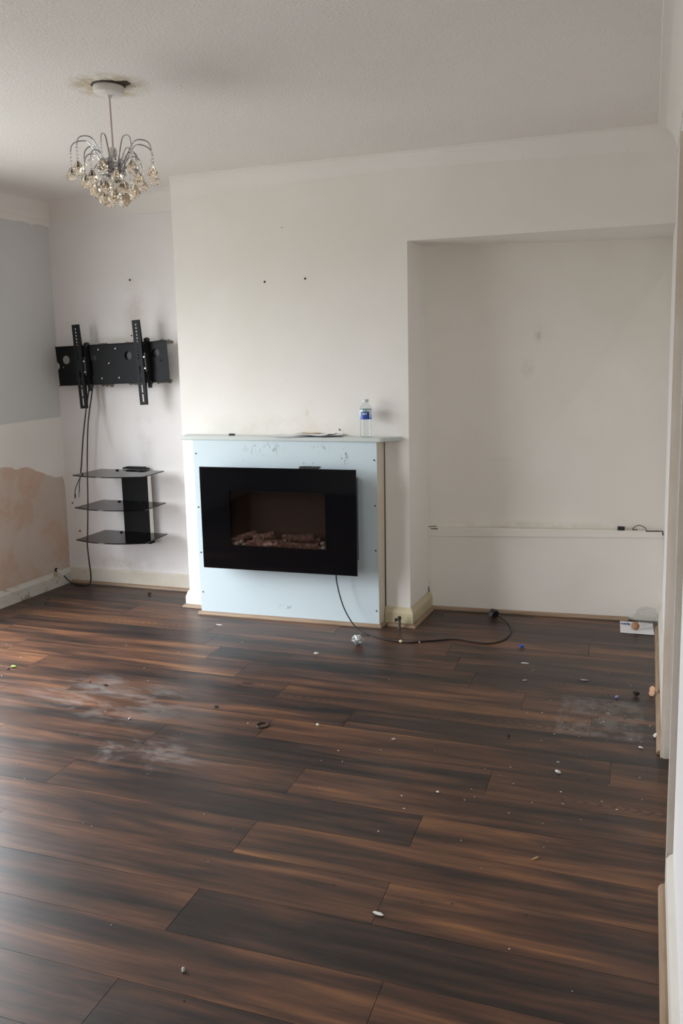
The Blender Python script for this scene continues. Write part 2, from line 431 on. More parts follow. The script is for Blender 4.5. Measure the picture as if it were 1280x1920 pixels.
# floor: boards laid across the room, each its own piece
fl = struct(MB().box(-1.3, 2.95, YR-.2, .75, -.06, -.0105).build('floor', 'underlay'))
ROW, LEN, G = .178, 1.285, .0005
rot = math.atan(.024)
X_OFF = {0: .37, 1: 1.735, 2: .558, 3: .805, 4: 1.085, 5: 1.455, 6: 2.457, 7: .79, 8: 1.453, 9: .637, 10: 1.442, 11: 1.923, 12: 1.441, 13: 2.015, 14: 1.432, -1: 1.02, -2: .12, -3: 1.5, -4: .7}
def plank_mesh(L, Wd):
    t = .0105; mb = MB(); x, y = L/2-G, Wd/2-G
    mb.box(-x, x, -y, y, -t, 0)
    me = mb.mesh('plank'); me.materials.append(M['plank']); return me
full = plank_mesh(LEN, ROW)
for r in range(-5, 25):
    y0 = -.27-ROW*r; yc = y0-ROW/2
    xo = X_OFF.get(r, random.Random(r*13+5).uniform(0, LEN))
    k0 = math.floor((-1.1-xo)/LEN)
    for k in range(k0, k0+5):
        a, b = xo+k*LEN, xo+(k+1)*LEN
        ca, cb = max(a, -1.14), min(b, 2.78)
        if cb-ca < .03: continue
        me = full if (ca == a and cb == b) else plank_mesh(cb-ca, ROW)
        o = bpy.data.objects.new('plank', me); COL.objects.link(o); o.parent = fl
        xm = (ca+cb)/2
        o.location = (xm, yc+.024*(xm-1), 0); o.rotation_euler = (0, 0, rot)
# ceiling
BROKEN = plain('broken_ceiling', (.07, .05, .035), .9, vary=.4, scale=90)
ce = struct(MB().box(-1.4, 2.95, YR-.2, .75, H, H+.12).build('ceiling', 'artex'))
rg = random.Random(3)
MB().prism([(.640+(.061+.004*rg.uniform(-1, 1))*math.cos(a)+(.030*rg.uniform(.6, 1) if math.cos(a) > .93 else 0), -1.428+(.058+.003*rg.uniform(-1, 1))*math.sin(a)) for a in [2*PI*k/40 for k in range(40)]], H-.0015, H+.001).build('broken_ceiling_patch', BROKEN, ce)
# walls
quadwall('wall_alcove', [(lx(A0, 0)-.02, A0, 0), (.0, A1, 0), (.03, A1, H), (lx(A0, H)-.02, A0-.005, H)], (0, 1, 0), 'wall_alcove')
# chimney breast: front, left return (hidden from here) and the side of the niche, one solid
cb_ = MB()
f4 = [(.036, -.060, 0), (1.377, -.042, 0), (1.350, 0, H), (.010, 0, H)]
b4 = [(.036, .60, 0), (1.392, .60, 0), (1.386, .60, H), (.010, .60, H)]
cb_.hexa(f4, b4)
wc = struct(cb_.build('wall_chimney', 'wall_breast'))
quadwall('wall_niche', [(1.36, .335, 0), (2.72, .468, 0), (2.70, .50, 2.02), (1.36, .238, 2.02)], (0, 1, 0), 'wall_niche')
struct(MB().hexa([(1.3545, -.007, 1.992), (2.70, .02, 1.992), (2.70, .02, H), (1.350, .0, H)],
                 [(1.3865, .62, 2.002), (2.70, .62, 1.985), (2.70, .62, H), (1.3865, .62, H)]).build('wall_niche_header', 'wall'))
# left wall with its window opening
def lw(y0, y1, z0, z1):
    return [(lx(y0, z0), y0, z0), (lx(y1, z0), y1, z0), (lx(y1, z1), y1, z1), (lx(y0, z1), y0, z1)]
lm = MB()
for y0, y1, z0, z1 in ((YR-.1, WIN_Y0, 0, H), (WIN_Y1, .36, 0, H), (WIN_Y0, WIN_Y1, WIN_Z1, H)):
    q = lw(y0, y1, z0, z1); lm.hexa(q, [(p[0]-.07, p[1], p[2]) for p in q])
wlf = struct(lm.build('wall_left', 'wall'))
def on_left(outline, off, name, mat):
    n = len(outline)
    a = [(lx(y, z)+off, y, z) for y, z in outline]; b = [(lx(y, z)-.002, y, z) for y, z in outline]
    mb = MB().add(a+b, [tuple(range(n)), tuple(range(n, 2*n))[::-1]]+[(i, (i+1) % n, n+(i+1) % n, n+i) for i in range(n)])
    return mb.build(name, mat, wlf)
rg = random.Random(11)
top = [(-.675+.875*k/18, 2.250+rg.uniform(-.006, .006)) for k in range(19)]
on_left([(-.677, 1.070), (-.339, 1.076), (-.1, 1.083), (.19, 1.089)]+[(.206, 1.09), (.206, 2.246)]+top[::-1], .0012, 'blue_paint_patch', 'blue_paint')
edge = [(-.677, .838), (-.37, .833), (-.30, .829), (-.255, .820), (-.235, .806), (-.21, .802), (-.17, .804), (-.13, .808), (-.105, .802), (-.085, .788), (-.069, .782), (-.02, .762), (.03, .742), (.08, .724), (.131, .709), (.16, .705), (.18, .712), (.195, .69)]
jag = []
for (a, b) in zip(edge, edge[1:]):
    for k in range(3):
        t = k/3; jag.append((a[0]+(b[0]-a[0])*t, a[1]+(b[1]-a[1])*t+rg.uniform(-.003, .003)))
on_left([(-.677, .09), (.205, .09), (.206, .62)]+(jag+[edge[-1]])[::-1], .0010, 'bare_plaster_patch', 'plaster')
# right wall with the door opening
def rw(y0, y1, z0, z1): return [(rx(z0), y0, z0), (rx(z0), y1, z0), (rx(z1), y1, z1), (rx(z1), y0, z1)]
DY0, DY1, DZ = -1.93, -1.215, 2.02
rm = MB()
for y0, y1, z0, z1 in ((YR-.1, DY0, 0, H), (DY1, .64, 0, H), (DY0, DY1, DZ, H)):
    q = rw(y0, y1, z0, z1); rm.hexa(q, [(p[0]+.2, p[1], p[2]) for p in q])
struct(rm.build('wall_right', 'wall_right'))
rr_ = MB()
for x0, x1, z0, z1 in ((-1.4, RW[0], 0, H), (RW[1], 2.95, 0, H), (RW[0], RW[1], 0, RW[2]), (RW[0], RW[1], RW[3], H)): rr_.box(x0, x1, YR-.08, YR, z0, z1)
struct(rr_.build('wall_rear', 'wall'))
wf = MB(); t = .045
wf.box(RW[0], RW[0]+t, YR-.07, YR-.02, RW[2], RW[3]).box(RW[1]-t, RW[1], YR-.07, YR-.02, RW[2], RW[3]).box(RW[0], RW[1], YR-.07, YR-.02, RW[2], RW[2]+t).box(RW[0], RW[1], YR-.07, YR-.02, RW[3]-t, RW[3])
w1 = struct(wf.build('fill_window', 'upvc')); MB().box(RW[0]+.02, RW[1]-.02, YR-.048, YR-.042, RW[2]+.02, RW[3]-.02).build('pane', 'pane', w1)  # out of view, added to lift the fill on the far walls
# cornice all round
cv = [(0, H-.114), (.003, H-.114)]+[(.003+.080*(1-math.cos(a)), H-.112+.109*math.sin(a)) for a in [PI/2*k/10 for k in range(11)]]+[(.085, H), (0, H)]
struct(sweep([(lx(YR, 2.3), YR), (lx(A0, 2.3), A0-.003), (.010, A1-.003)], cv).build('trim_1', 'cornice', smooth=True))
struct(sweep([(.012, .0), (rx(2.3), .02), (rx(2.3), YR)], cv, .45).build('trim_9', 'cornice', smooth=True))

# baseboards and oak beading
SK = [(0, 0), (.018, 0), (.018, .072), (.013, .082), (.009, .090), (.004, .100), (0, .100)]
SKF = [(0, 0), (.016, 0), (.016, .096), (.012, .102), (0, .102)]
BD = [(0, 0), (.017, 0), (.016, .006), (.012, .013), (.006, .017), (0, .018)]
def shift(prof, d): return [(o+d, z) for o, z in prof]
struct(sweep([(lx(WIN_Y1, 0), WIN_Y1), (lx(A0, 0), A0)], SK).build('baseboard_left', 'skirt_left'))
struct(sweep([(lx(YR, 0), YR), (lx(WIN_Y0, 0), WIN_Y0)], SK).build('baseboard_left_near', 'skirt_left'))
struct(sweep([(lx(A0, 0), A0), (.036, A1)], SKF).build('baseboard_alcove', 'skirt'))
struct(sweep([(.036, .20), (.036, -.060), (.20, -.0575)], [(0, 0), (.018, 0), (.018, .062), (.013, .074), (.010, .086), (.003, .098), (0, .098)]).build('baseboard_chimney', 'skirt_white'))
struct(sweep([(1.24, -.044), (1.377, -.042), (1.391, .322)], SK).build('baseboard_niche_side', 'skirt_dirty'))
RXF = [(0, 0), (.018, 0), (.018, .085), (.012, .098), (0, .105)]
struct(sweep([(rx(0), .462), (rx(0), -1.145)], RXF).build('baseboard_right', 'skirt_right'))
struct(sweep([(rx(0), DY0-.062), (rx(0), YR)], RXF).build('baseboard_right_near', 'skirt_right'))
struct(sweep([(lx(A0, 0)+.02, A0), (.02, A1)], shift(BD, .016)).build('trim_2', 'oak'))
struct(sweep([(.018, .20), (.018, -.078), (.19, -.0755)], BD).build('trim_3', 'oak'))
struct(sweep([(1.255, -.062), (1.395, -.060), (1.409, .308)], BD).build('trim_4', 'oak'))
struct(sweep([(1.392, .302), (2.47, .405)], BD).build('trim_5', 'oak'))
struct(sweep([(rx(0)-.018, .30), (rx(0)-.018, -1.19)], BD).build('trim_6', 'oak'))
struct(sweep([(rx(0)-.018, DY0-.07), (rx(0)-.018, YR)], BD).build('trim_7', 'oak'))

# door in the right wall: far architrave, beige framed leaf
am = MB()
for y0, y1, th in ((-1.145, -1.218, .012), (-1.150, -1.166, .020), (-1.172, -1.192, .017), (-1.198, -1.214, .022)):
    am.hexa([(rx(0)-th, y0, 0), (rx(0)-th, y1, 0), (rx(DZ)-th, y1, DZ+.07), (rx(DZ)-th, y0, DZ+.07)],
            [(rx(0), y0, 0), (rx(0), y1, 0), (rx(DZ), y1, DZ+.07), (rx(DZ), y0, DZ+.07)])
struct(am.build('trim_8', 'architrave'))
MB().hexa([(rx(0)-.016, DY0+.006, 0), (rx(0)-.016, DY0-.060, 0), (rx(DZ)-.016, DY0-.060, DZ+.07), (rx(DZ)-.016, DY0+.006, DZ+.07)],
          [(rx(0)+.03, DY0+.006, 0), (rx(0)+.03, DY0-.060, 0), (rx(DZ)+.03, DY0-.060, DZ+.07), (rx(DZ)+.03, DY0+.006, DZ+.07)]).build('trim_10', 'door_beige')['kind'] = 'structure'
def dx(y, z): return 2.667+(y+1.215)*.022-.020*z
door = struct(MB().hexa([(dx(DY1, 0)+.012, DY1, .0), (dx(DY0, 0)+.012, DY0, .0), (dx(DY0, DZ)+.012, DY0, DZ), (dx(DY1, DZ)+.012, DY1, DZ)],
                        [(dx(DY1, 0)+.04, DY1, .0), (dx(DY0, 0)+.04, DY0, .0), (dx(DY0, DZ)+.04, DY0, DZ), (dx(DY1, DZ)+.04, DY1, DZ)]).build('door_1', 'wall_right'))
def dpart(name, y0, y1, z0, z1):
    MB().hexa([(dx(y0, z0), y0, z0), (dx(y1, z0), y1, z0), (dx(y1, z1), y1, z1), (dx(y0, z1), y0, z1)],
              [(dx(y0, z0)+.013, y0, z0), (dx(y1, z0)+.013, y1, z0), (dx(y1, z1)+.013, y1, z1), (dx(y0, z1)+.013, y0, z1)]).build(name, 'door_beige', door)
dpart('stile', DY1, DY1-.10, 0, DZ); dpart('stile', DY0+.02, DY0, 0, DZ); dpart('rail', DY1-.10, DY0+.02, 0, .15); dpart('rail', DY1-.10, DY0+.02, DZ-.1, DZ)
# glazed double doors in the left wall (outside the frame, they light the room)
XW = -1.050
t = .05
win = struct(MB().box(XW-.05, XW, WIN_Y0, WIN_Y0+t, 0, WIN_Z1).box(XW-.05, XW, WIN_Y1-t, WIN_Y1, 0, WIN_Z1).box(XW-.05, XW, WIN_Y0, WIN_Y1, WIN_Z1-t, WIN_Z1).box(XW-.05, XW, WIN_Y0, WIN_Y1, -.01, WIN_Z0+.01).build('door_2', 'upvc'))
ym = (WIN_Y0+WIN_Y1)/2
for y0, y1 in ((WIN_Y0+t, ym), (ym, WIN_Y1-t)):
    lf = MB().box(XW-.04, XW-.004, y0, y0+.055, WIN_Z0+.01, WIN_Z1-t).box(XW-.04, XW-.004, y1-.055, y1, WIN_Z0+.01, WIN_Z1-t).box(XW-.04, XW-.004, y0, y1, WIN_Z0+.01, WIN_Z0+.09).box(XW-.04, XW-.004, y0, y1, WIN_Z1-t-.06, WIN_Z1-t).build('leaf', 'upvc', win)
    MB().box(XW-.026, XW-.020, y0+.05, y1-.05, WIN_Z0+.08, WIN_Z1-t-.05).build('pane', 'pane', lf)

# boxed-in pipes low in the niche
bxo = thing('pipe_boxing', 'low white boxing panel across the back of the niche with cracked top edge', 'boxing', (1.9, .37, 0))
def bw(pts): return [(x-1.9, y-.37, z) for x, y, z in pts]
def yb(x): return .308+.0966*(x-1.392)
MB().hexa(bw([(1.388, yb(1.388), 0), (2.640, yb(2.64), 0), (2.630, yb(2.63), .458), (1.380, yb(1.38), .424)]),
          bw([(1.388, yb(1.388)+.024, 0), (2.640, yb(2.64)+.036, 0), (2.630, yb(2.63)+.03, .458), (1.380, yb(1.38)+.024, .424)])).build('panel', 'wall_niche', bxo)
MB().hexa(bw([(1.378, yb(1.378)-.006, .424), (2.631, yb(2.631)-.006, .458), (2.630, yb(2.630)-.006, .495), (1.376, yb(1.376)-.006, .474)]),
          bw([(1.378, yb(1.378)+.024, .424), (2.631, yb(2.631)+.03, .458), (2.630, yb(2.630)+.03, .495), (1.376, yb(1.376)+.024, .474)])).build('top_lip', 'wall_niche', bxo, bevel=.003)
for pts, r in (([(1.3785, yb(1.37)-.004, .468), (1.379, yb(1.37)-.003, .40), (1.382, yb(1.37)-.002, .33), (1.383, yb(1.37)-.001, .29)], .0018),
               ([(1.379, .298, .165), (1.381, .300, .145)], .002), ([(1.385, .303, .130), (1.391, .303, .112), (1.392, .302, .06)], .0025),
               ([(1.378, .306, .47), (1.389, .318, .478), (1.43, .320, .480)], .002), ([(1.40, .299, .4690), (1.44, .303, .4690)], .0022),
               ([(2.54, yb(2.54)-.006, .4935), (2.60, yb(2.6)-.006, .4955), (2.622, yb(2.62)-.007, .496), (2.624, yb(2.62)-.007, .475)], .0030)):
    MB().tube(bw(pts), r, 5).build('crack', 'dark_hole', bxo)

# nail holes and plugs left in the walls
for (x, y, z, r) in ((.567, -.0145, 1.832, .007), (.802, -.0142, 1.837, .007), (.673, -.0075, 2.104, .003), (.985, -.0330, 1.048, .004)):
    MB().lathe([(r*1.2, -.001), (r, .002), (r*.5, .006)], (x, y+.003, z), 9, 'y').build('wall_plug', 'dark_hole', wc)

# ------------------------------------------------------------------ fireplace surround
def ys(x): return -.185+.0587*x
fs = thing('fireplace_surround', 'pale blue boxed fireplace surround with grey green mantel shelf on the chimney breast', 'fireplace', (.70, -.06, 0))
def fw(pts): return [(x-.70, y+.06, z) for x, y, z in pts]
XL, XR = .178, 1.222
MB().hexa(fw([(XL, ys(XL), 0), (XR+.002, ys(XR), 0), (XR-.004, ys(XR), .994), (XL-.004, ys(XL), .994)]),
          fw([(XL, ys(XL)+.018, 0), (XR+.002, ys(XR)+.018, 0), (XR-.004, ys(XR)+.018, .994), (XL-.004, ys(XL)+.018, .994)])).build('front_board', 'blueboard', fs)
MB().hexa(fw([(XR-.017, ys(XR)+.0185, 0), (XR+.003, ys(XR)+.0005, 0), (XR-.0035, ys(XR)+.0005, .994), (XR-.022, ys(XR)+.0185, .994)]),
          fw([(XR-.010, -.046, 0), (XR+.016, -.046, 0), (XR+.010, -.026, .994), (XR-.014, -.026, .994)])).build('side_panel', 'cream_side', fs)
MB().hexa(fw([(XL, ys(XL)+.0185, 0), (XL+.018, ys(XL)+.0185, 0), (XL+.014, ys(XL)+.0185, .994), (XL-.004, ys(XL)+.0185, .994)]),
          fw([(XL, -.058, 0), (XL+.018, -.058, 0), (XL+.014, -.030, .994), (XL-.004, -.030, .994)])).build('side_panel', 'blueboard', fs)
MB().hexa(fw([(1.2375, -.0478, .10), (1.2415, -.0478, .10), (1.2355, -.0285, .99), (1.2315, -.0285, .99)]), fw([(1.2375, -.040, .10), (1.2415, -.040, .10), (1.2355, -.020, .99), (1.2315, -.020, .99)])).build('crack', 'dark_hole', fs)
# mantel shelf: square left end, splayed rounded right end
mo = [(.060, -.028), (.104, -.180), (1.225, -.125)]
mo += [(1.225+.040*math.sin(a), -.095-.030*math.cos(a)) for a in [PI/2*k/5 for k in range(6)]]+[(1.300, -.060), (1.322, -.040), (1.327, -.024)]
mp_ = [(x-.70, y+.06) for x, y in mo]
MB().prism(mp_, .994, 1.016).build('mantel_shelf', 'mantel', fs, bevel=.004)
sweep(fw2 := [(XL-.016-.70, ys(XL)+.06), (XR+.003-.70, ys(XR)+.06), (XR+.016-.70, .010)], BD).build('oak_beading', 'oak', fs)
sc = MB().lathe([(.0045, -.0005), (.004, .0012), (.002, .0018)], (0, 0, 0), 10, 'y').mesh('screw'); sc.materials.append(M['dark_hole'])
for x, z in ((.190, .92), (.190, .62), (.192, .36), (.193, .13), (1.205, .90), (1.207, .66), (1.208, .42), (1.209, .09)):
    o = bpy.data.objects.new('screw', sc); COL.objects.link(o); o.parent = fs; o.location = (x-.70, ys(x)+.06-.0005, z)

# ------------------------------------------------------------------ electric fire
RZ = math.atan(.0587)
ef = thing('electric_fire', 'black glass wall hung electric fire with imitation logs on the pale blue surround', 'electric fire', (.697, ys(.697), .582), RZ)
D = .105; hw, hh = .4395, .279
pm = plate(rect(-hw, hw, -hh, hh), [rect(-.271, .271, -.148, .154)], .006, 'front_panel'); pm.transform(Matrix.Translation((0, -D, 0)))
from_mesh(pm, 'front_panel', 'black_gloss', ef)
hb = MB()   # housing with an open front
X0, X1, Z0, Z1, T = -.335, .418, -.215, .225, .004
hb.box(X0, X1, -.004, -.0005, Z0, Z1).box(X0, X1, -D+.0065, -.004, Z0, Z0+T).box(X0, X1, -D+.0065, -.004, Z1-T, Z1).box(X0, X0+T, -D+.0065, -.004, Z0+T, Z1-T).box(X1-T, X1, -D+.0065, -.004, Z0+T, Z1-T)
hb.build('housing', 'housing', ef)
MB().box(-.30, .30, -.012, -.009, -.18, .19).build('flame_screen', 'fire_back', ef)
MB().box(-.30, .30, -D+.012, -.012, -.180, -.146).build('ember_bed', 'fire_back', ef)
MB().box(-.271, .271, -D+.0015, -D+.0045, -.148, .154).build('window_pane', 'tinted', ef)
def log(x0, z0, x1, z1, r, y0, y1, seed):
    rnd = random.Random(seed); n = 12; mb = MB(); seg = 14
    a, b = Vector((x0, y0, z0)), Vector((x1, y1, z1)); d = (b-a).normalized(); s1 = d.cross(Vector((0, 1, 0))).normalized(); s2 = d.cross(s1)
    vs = []
    for i in range(n+1):
        t = i/n; c = a+(b-a)*t; rr = r*(1+.08*math.sin(5*t+seed)); rr *= .82 if i in (0, n) else 1
        for k in range(seg):
            th = 2*PI*k/seg; q = noise.noise(Vector((t*6+seed, math.cos(th)*1.6, math.sin(th)*1.6)))
            vs.append(c+(s1*math.cos(th)+s2*math.sin(th))*rr*(1+.22*q))
    fcs = [tuple(range(seg)), tuple(n*seg+k for k in range(seg))[::-1]]+[(i*seg+k, i*seg+(k+1) % seg, (i+1)*seg+(k+1) % seg, (i+1)*seg+k) for i in range(n) for k in range(seg)]
    return mb.add(vs, fcs).build('log', 'bark', ef, smooth=True)
log(-.245, -.118, -.135, -.080, .018, -.072, -.055, 1)
log(-.150, -.112, -.030, -.086, .022, -.068, -.060, 2)
log(.015, -.100, .190, -.098, .022, -.066, -.056, 3)
log(.150, -.112, .225, -.108, .017, -.052, -.048, 9)
log(-.185, -.136, -.070, -.128, .019, -.082, -.078, 4)
log(-.120, -.138, .005, -.126, .021, -.078, -.082, 5)
log(-.010, -.130, .055, -.138, .021, -.078, -.072, 6)
log(.045, -.134, .150, -.140, .018, -.080, -.080, 7)
log(.120, -.140, .225, -.134, .018, -.080, -.082, 8)
for i, (x, z, r) in enumerate(((-.262, -.115, .013), (-.240, -.138, .016), (-.215, -.128, .013), (.250, -.118, .014), (.255, -.140, .015), (.225, -.142, .013), (.036, -.112, .008), (-.20, -.142, .012), (-.262, -.142, .012))):
    MB().rock((x, -.084, z), r, 2, .08, i, (1.2, .8, .85)).build('pebble', 'pebble', ef, smooth=True)
# power cable: drops from the fire, runs over the boards to a plug beside the boxing
def efl(p):   # world -> fire local
    v = Matrix.Rotation(-RZ, 3, 'Z') @ (Vector(p)-Vector((.697, ys(.697), .582))); return v
cab = spline([(1.012, -.19, .42), (1.012, -.192, .32), (1.014, -.185, .24), (1.05, -.19, .12), (1.115, -.215, .035), (1.19, -.245, .006), (1.309, -.301, .004), (1.427, -.316, .004), (1.523, -.262, .004), (1.646, -.197, .004), (1.758, -.210, .004), (1.837, -.200, .004), (1.89, -.12, .004), (1.903, .016, .004), (1.868, .135, .006), (1.815, .205, .014), (1.795, .232, .018)], 8)
pc = MB().tube([efl(p) for p in cab], .0036, 8).build('power_cable', 'black_rubber', ef, smooth=True)
pg = MB()
for q in ([(-.028, -.02), (.028, -.02), (.03, .004), (.018, .022), (-.018, .022), (-.03, .004)],):
    pg.add([(x*.8, -.012, z*.9) for x, z in q]+[(x, .014, z) for x, z in q], [tuple(range(6)), tuple(range(6, 12))[::-1]]+[(i, (i+1) % 6, 6+(i+1) % 6, 6+i) for i in range(6)])
for x, z in ((0, .012), (-.011, -.008), (.011, -.008)): pg.box(x-.002, x+.002, .014, .032, z-.003, z+.003)
pgo = pg.build('plug', 'black_plastic', pc, bevel=.002)
v = efl((1.775, .245, .021)); pgo.location = v; pgo.rotation_euler = (.25, .3, .9)

# small black remote lying on the fire's top edge
rm_ = thing('remote_control', 'small black remote lying on the top edge of the electric fire', 'remote', (.885, ys(.885)-.055, .787+.0005), RZ)
MB().box(-.055, .055, -.048, -.012, .074, .084).build('body', 'black_plastic', rm_, bevel=.003)
for k, x in enumerate((-.030, -.014, .002)): MB().lathe([(.006, 0), (.006, .0015), (.003, .002)], (x, -.03, .084), 10).build('button', 'housing', rm_)

# ------------------------------------------------------------------ TV wall bracket in the alcove
tb = thing('tv_bracket', 'large black steel television bracket with two upright arms on the alcove wall', 'bracket', (-.558, .150, 1.4165), 0)
tb.rotation_euler = (0, -.0235, 0)
w2, h2 = .404, .121
outl = [(-w2, h2), (-w2+.004, .028), (-w2+.020, .012), (-w2+.020, -.008), (-w2+.006, -.022), (-w2+.008, -h2), (w2, -h2), (w2-.006, h2)]
holes = [circ(-.330, .038, .026), circ(-.357, -.006, .005, 8), rect(-.147, -.107, .026, .056), circ(.126, .045, .026), circ(.318, .052, .026), circ(.350, .008, .005, 8)]
holes += [circ(x, z, .0085, 12) for x, z in ((-.088, .092), (.037, .092), (-.018, .008), (-.078, -.082), (.048, -.082))]
from_mesh(plate(outl, holes, .003, 'wall_plate'), 'wall_plate', 'black_metal', tb)
MB().box(-w2+.004, w2-.004, -.012, 0, h2-.004, h2).box(-w2+.008, w2, -.012, 0, -h2, -h2+.004).build('flange', 'black_metal', tb)
for x in (.075, .265): MB().box(x, x+.11, .014, .017, .005, .090).build('spacer', 'black_plastic', tb)
for x, z in ((-.086, .090), (.039, .090), (-.016, .006), (-.076, -.084), (.050, -.084)):
    MB().lathe([(.0062, -.004), (.0062, 0), (.005, .003), (.002, .004)], (x, .0, z), 10, 'y').build('bolt', 'steel', tb)
MB().box(-.30, .30, .020, .060, -.10, -.085).box(-.30, .30, .020, .060, .085, .10).build('standoff', 'black_metal', tb)
def arm(xc, zt, zb, lean):
    ah = (zt-zb)/2; zc = (zt+zb)/2
    hs = [rect(-.006, .004, ah-.032-.0195*k, ah-.022-.0195*k) for k in range(11)]
    hs += [rect(-.0055, .0055, -ah+.018+.055*k, -ah+.064+.055*k) for k in range(4)]
    me = plate(rect(-.025, .025, -ah, ah), hs, .003, 'arm'); me.transform(Matrix.Translation((0, -.060, 0)))
    a = from_mesh(me, 'arm', 'black_metal', tb)
    a.location = (xc, 0, zc); a.rotation_euler = (0, lean, 0)
    side = [(-.057, -ah), (-.049, -ah), (-.042, -ah*.5), (-.028, -ah*.2), (-.024, 0), (-.028, ah*.2), (-.042, ah*.5), (-.049, ah), (-.057, ah)]
    n = len(side); sm = MB()
    for x in (-.025, .022):
        sm.add([(x, y, z) for y, z in side]+[(x+.003, y, z) for y, z in side], [tuple(range(n)), tuple(range(n, 2*n))[::-1]]+[(i, (i+1) % n, n+(i+1) % n, n+i) for i in range(n)])
    sm.build('arm_flange', 'black_metal', a)
    MB().box(-.012, .030, -.052, -.012, -.036, .036).box(.026, .040, -.05, -.006, -.055, .060).build('tilt_joint', 'black_plastic', a, bevel=.004)
    for z in (-.034, .032): MB().lathe([(.007, -.003), (.007, .001), (.004, .004)], (.030, -.052, z), 10, 'y').build('bolt', 'steel', a)
    MB().lathe([(.014, -.008), (.014, .008), (.009, .011)], (.036, -.012, .132), 14, 'y').box(.024, .034, -.03, -.001, -.15, .14).build('hook', 'black_plastic', a)
    MB().lathe([(.014, -.008), (.014, .008), (.009, .011)], (.032, -.012, -.118), 14, 'y').build('hook', 'black_plastic', a)
arm(-.189, .243, -.262, -.02); arm(.242, .246, -.250, -.026)
# paint torn off the wall round the bracket
wa = bpy.data.objects['wall_alcove']
rg = random.Random(5)
def torn(x0, x1, z, h, up):
    n = 9; xs = [x0+(x1-x0)*k/n for k in range(n+1)]
    top = [(x, z+(h*rg.uniform(.35, 1) if 0 < i < n else .002)*(1 if up else -1)) for i, x in enumerate(xs)]
    poly = [(x0, z-(.012 if up else -.012)), (x1, z-(.012 if up else -.012))]+top[::-1]; m = len(poly)
    yy = lambda x: A0+(x+1.02)*.030-.0055
    MB().add([(x, yy(x), q) for x, q in poly]+[(x, yy(x)+.006, q) for x, q in poly], [tuple(range(m)), tuple(range(m, 2*m))[::-1]]+[(i, (i+1) % m, m+(i+1) % m, m+i) for i in range(m)]).build('torn_paint', TORN, wa)
TORN = plain('torn_wall_paint', (.24, .215, .17), .9, vary=.5, scale=60)
torn(-.70, -.60, 1.531, .016, True); torn(-.50, -.44, 1.538, .012, True); torn(-.31, -.17, 1.544, .016, True)
torn(-.69, -.60, 1.292, .018, False); torn(-.50, -.42, 1.300, .014, False); torn(-.30, -.19, 1.306, .016, False)
MB().lathe([(.006, -.001), (.005, .002), (.003, .006)], (-.44, .225, 1.912), 8, 'y').build('wall_plug', 'dark_hole', wa)
for x, z in ((-.455, 1.585), (-.975, .53), (-.935, .345)): MB().lathe([(.006, -.001), (.005, .002), (.003, .006)], (x, A0+(x+1.02)*.03, z), 8, 'y').build('wall_plug', 'dark_hole', wa)

# cables hanging from the bracket
ct = thing('lead', 'short black twin lead hanging from the bracket with two loose connectors', 'cable', (-.74, .15, 1.28))
def loc(o, pts): return [tuple(Vector(p)-o.location) for p in pts]
MB().tube(loc(ct, spline([(-.728, .165, 1.335), (-.735, .15, 1.26), (-.760, .13, 1.10), (-.786, .12, .936), (-.806, .118, .80), (-.820, .115, .72)], 6)), .0045, 7).build('sleeve', 'black_rubber', ct, smooth=True)
for k, (pts, r) in enumerate((([(-.820, .115, .72), (-.834, .10, .68), (-.838, .08, .645), (-.826, .06, .612)], .0028), ([(-.820, .115, .72), (-.820, .10, .68), (-.806, .08, .645), (-.795, .06, .622)], .0028))):
    cr_ = MB().tube(loc(ct, spline(pts, 5)), r, 6).build('wire', 'black_rubber', ct, smooth=True)
    e = Vector(pts[-1])-ct.location; d = (Vector(pts[-1])-Vector(pts[-2])).normalized()
    MB().tube([e-d*.004, e+d*.010, e+d*.0105, e+d*.024], [.005, .005, .0037, .0037], 9).build('connector', 'steel' if k else 'black_plastic', ct, smooth=True)
lc = thing('aerial_cable', 'long black cable trailing from the bracket to a hole in the left wall', 'cable', (-.73, .15, 1.28))
MB().tube(loc(lc, spline([(-.705, .165, 1.33), (-.711, .150, 1.25), (-.716, .10, 1.08), (-.690, .04, .94), (-.625, -.06, .826), (-.555, -.158, .772), (-.541, -.186, .655), (-.548, -.186, .575), (-.562, -.186, .43), (-.570, -.186, .36), (-.625, -.11, .24), (-.690, -.02, .13), (-.76, .06, .05), (-.83, .115, .012), (-.885, .128, .0055), (-.94, .135, .0055), (-.975, .12, .03), (-.992, .095, .07)], 8)), .0042, 7).build('sleeve', 'black_rubber', lc, smooth=True)
MB().tube(loc(lc, spline([(-.992, .095, .07), (-1.004, .080, .095), (-1.022, .070, .113)], 5)), .0042, 7).build('stripped_end', 'white_plastic', lc, smooth=True)
MB().lathe([(.014, -.002), (.013, .002), (.006, .004)], (0, 0, 0), 12, 'z').build('wall_hole', 'dark_hole', wlf).matrix_local = Matrix.Translation((lx(.068, .113)+.0012, .068, .113)) @ Matrix.Rotation(PI/2, 4, 'Y')

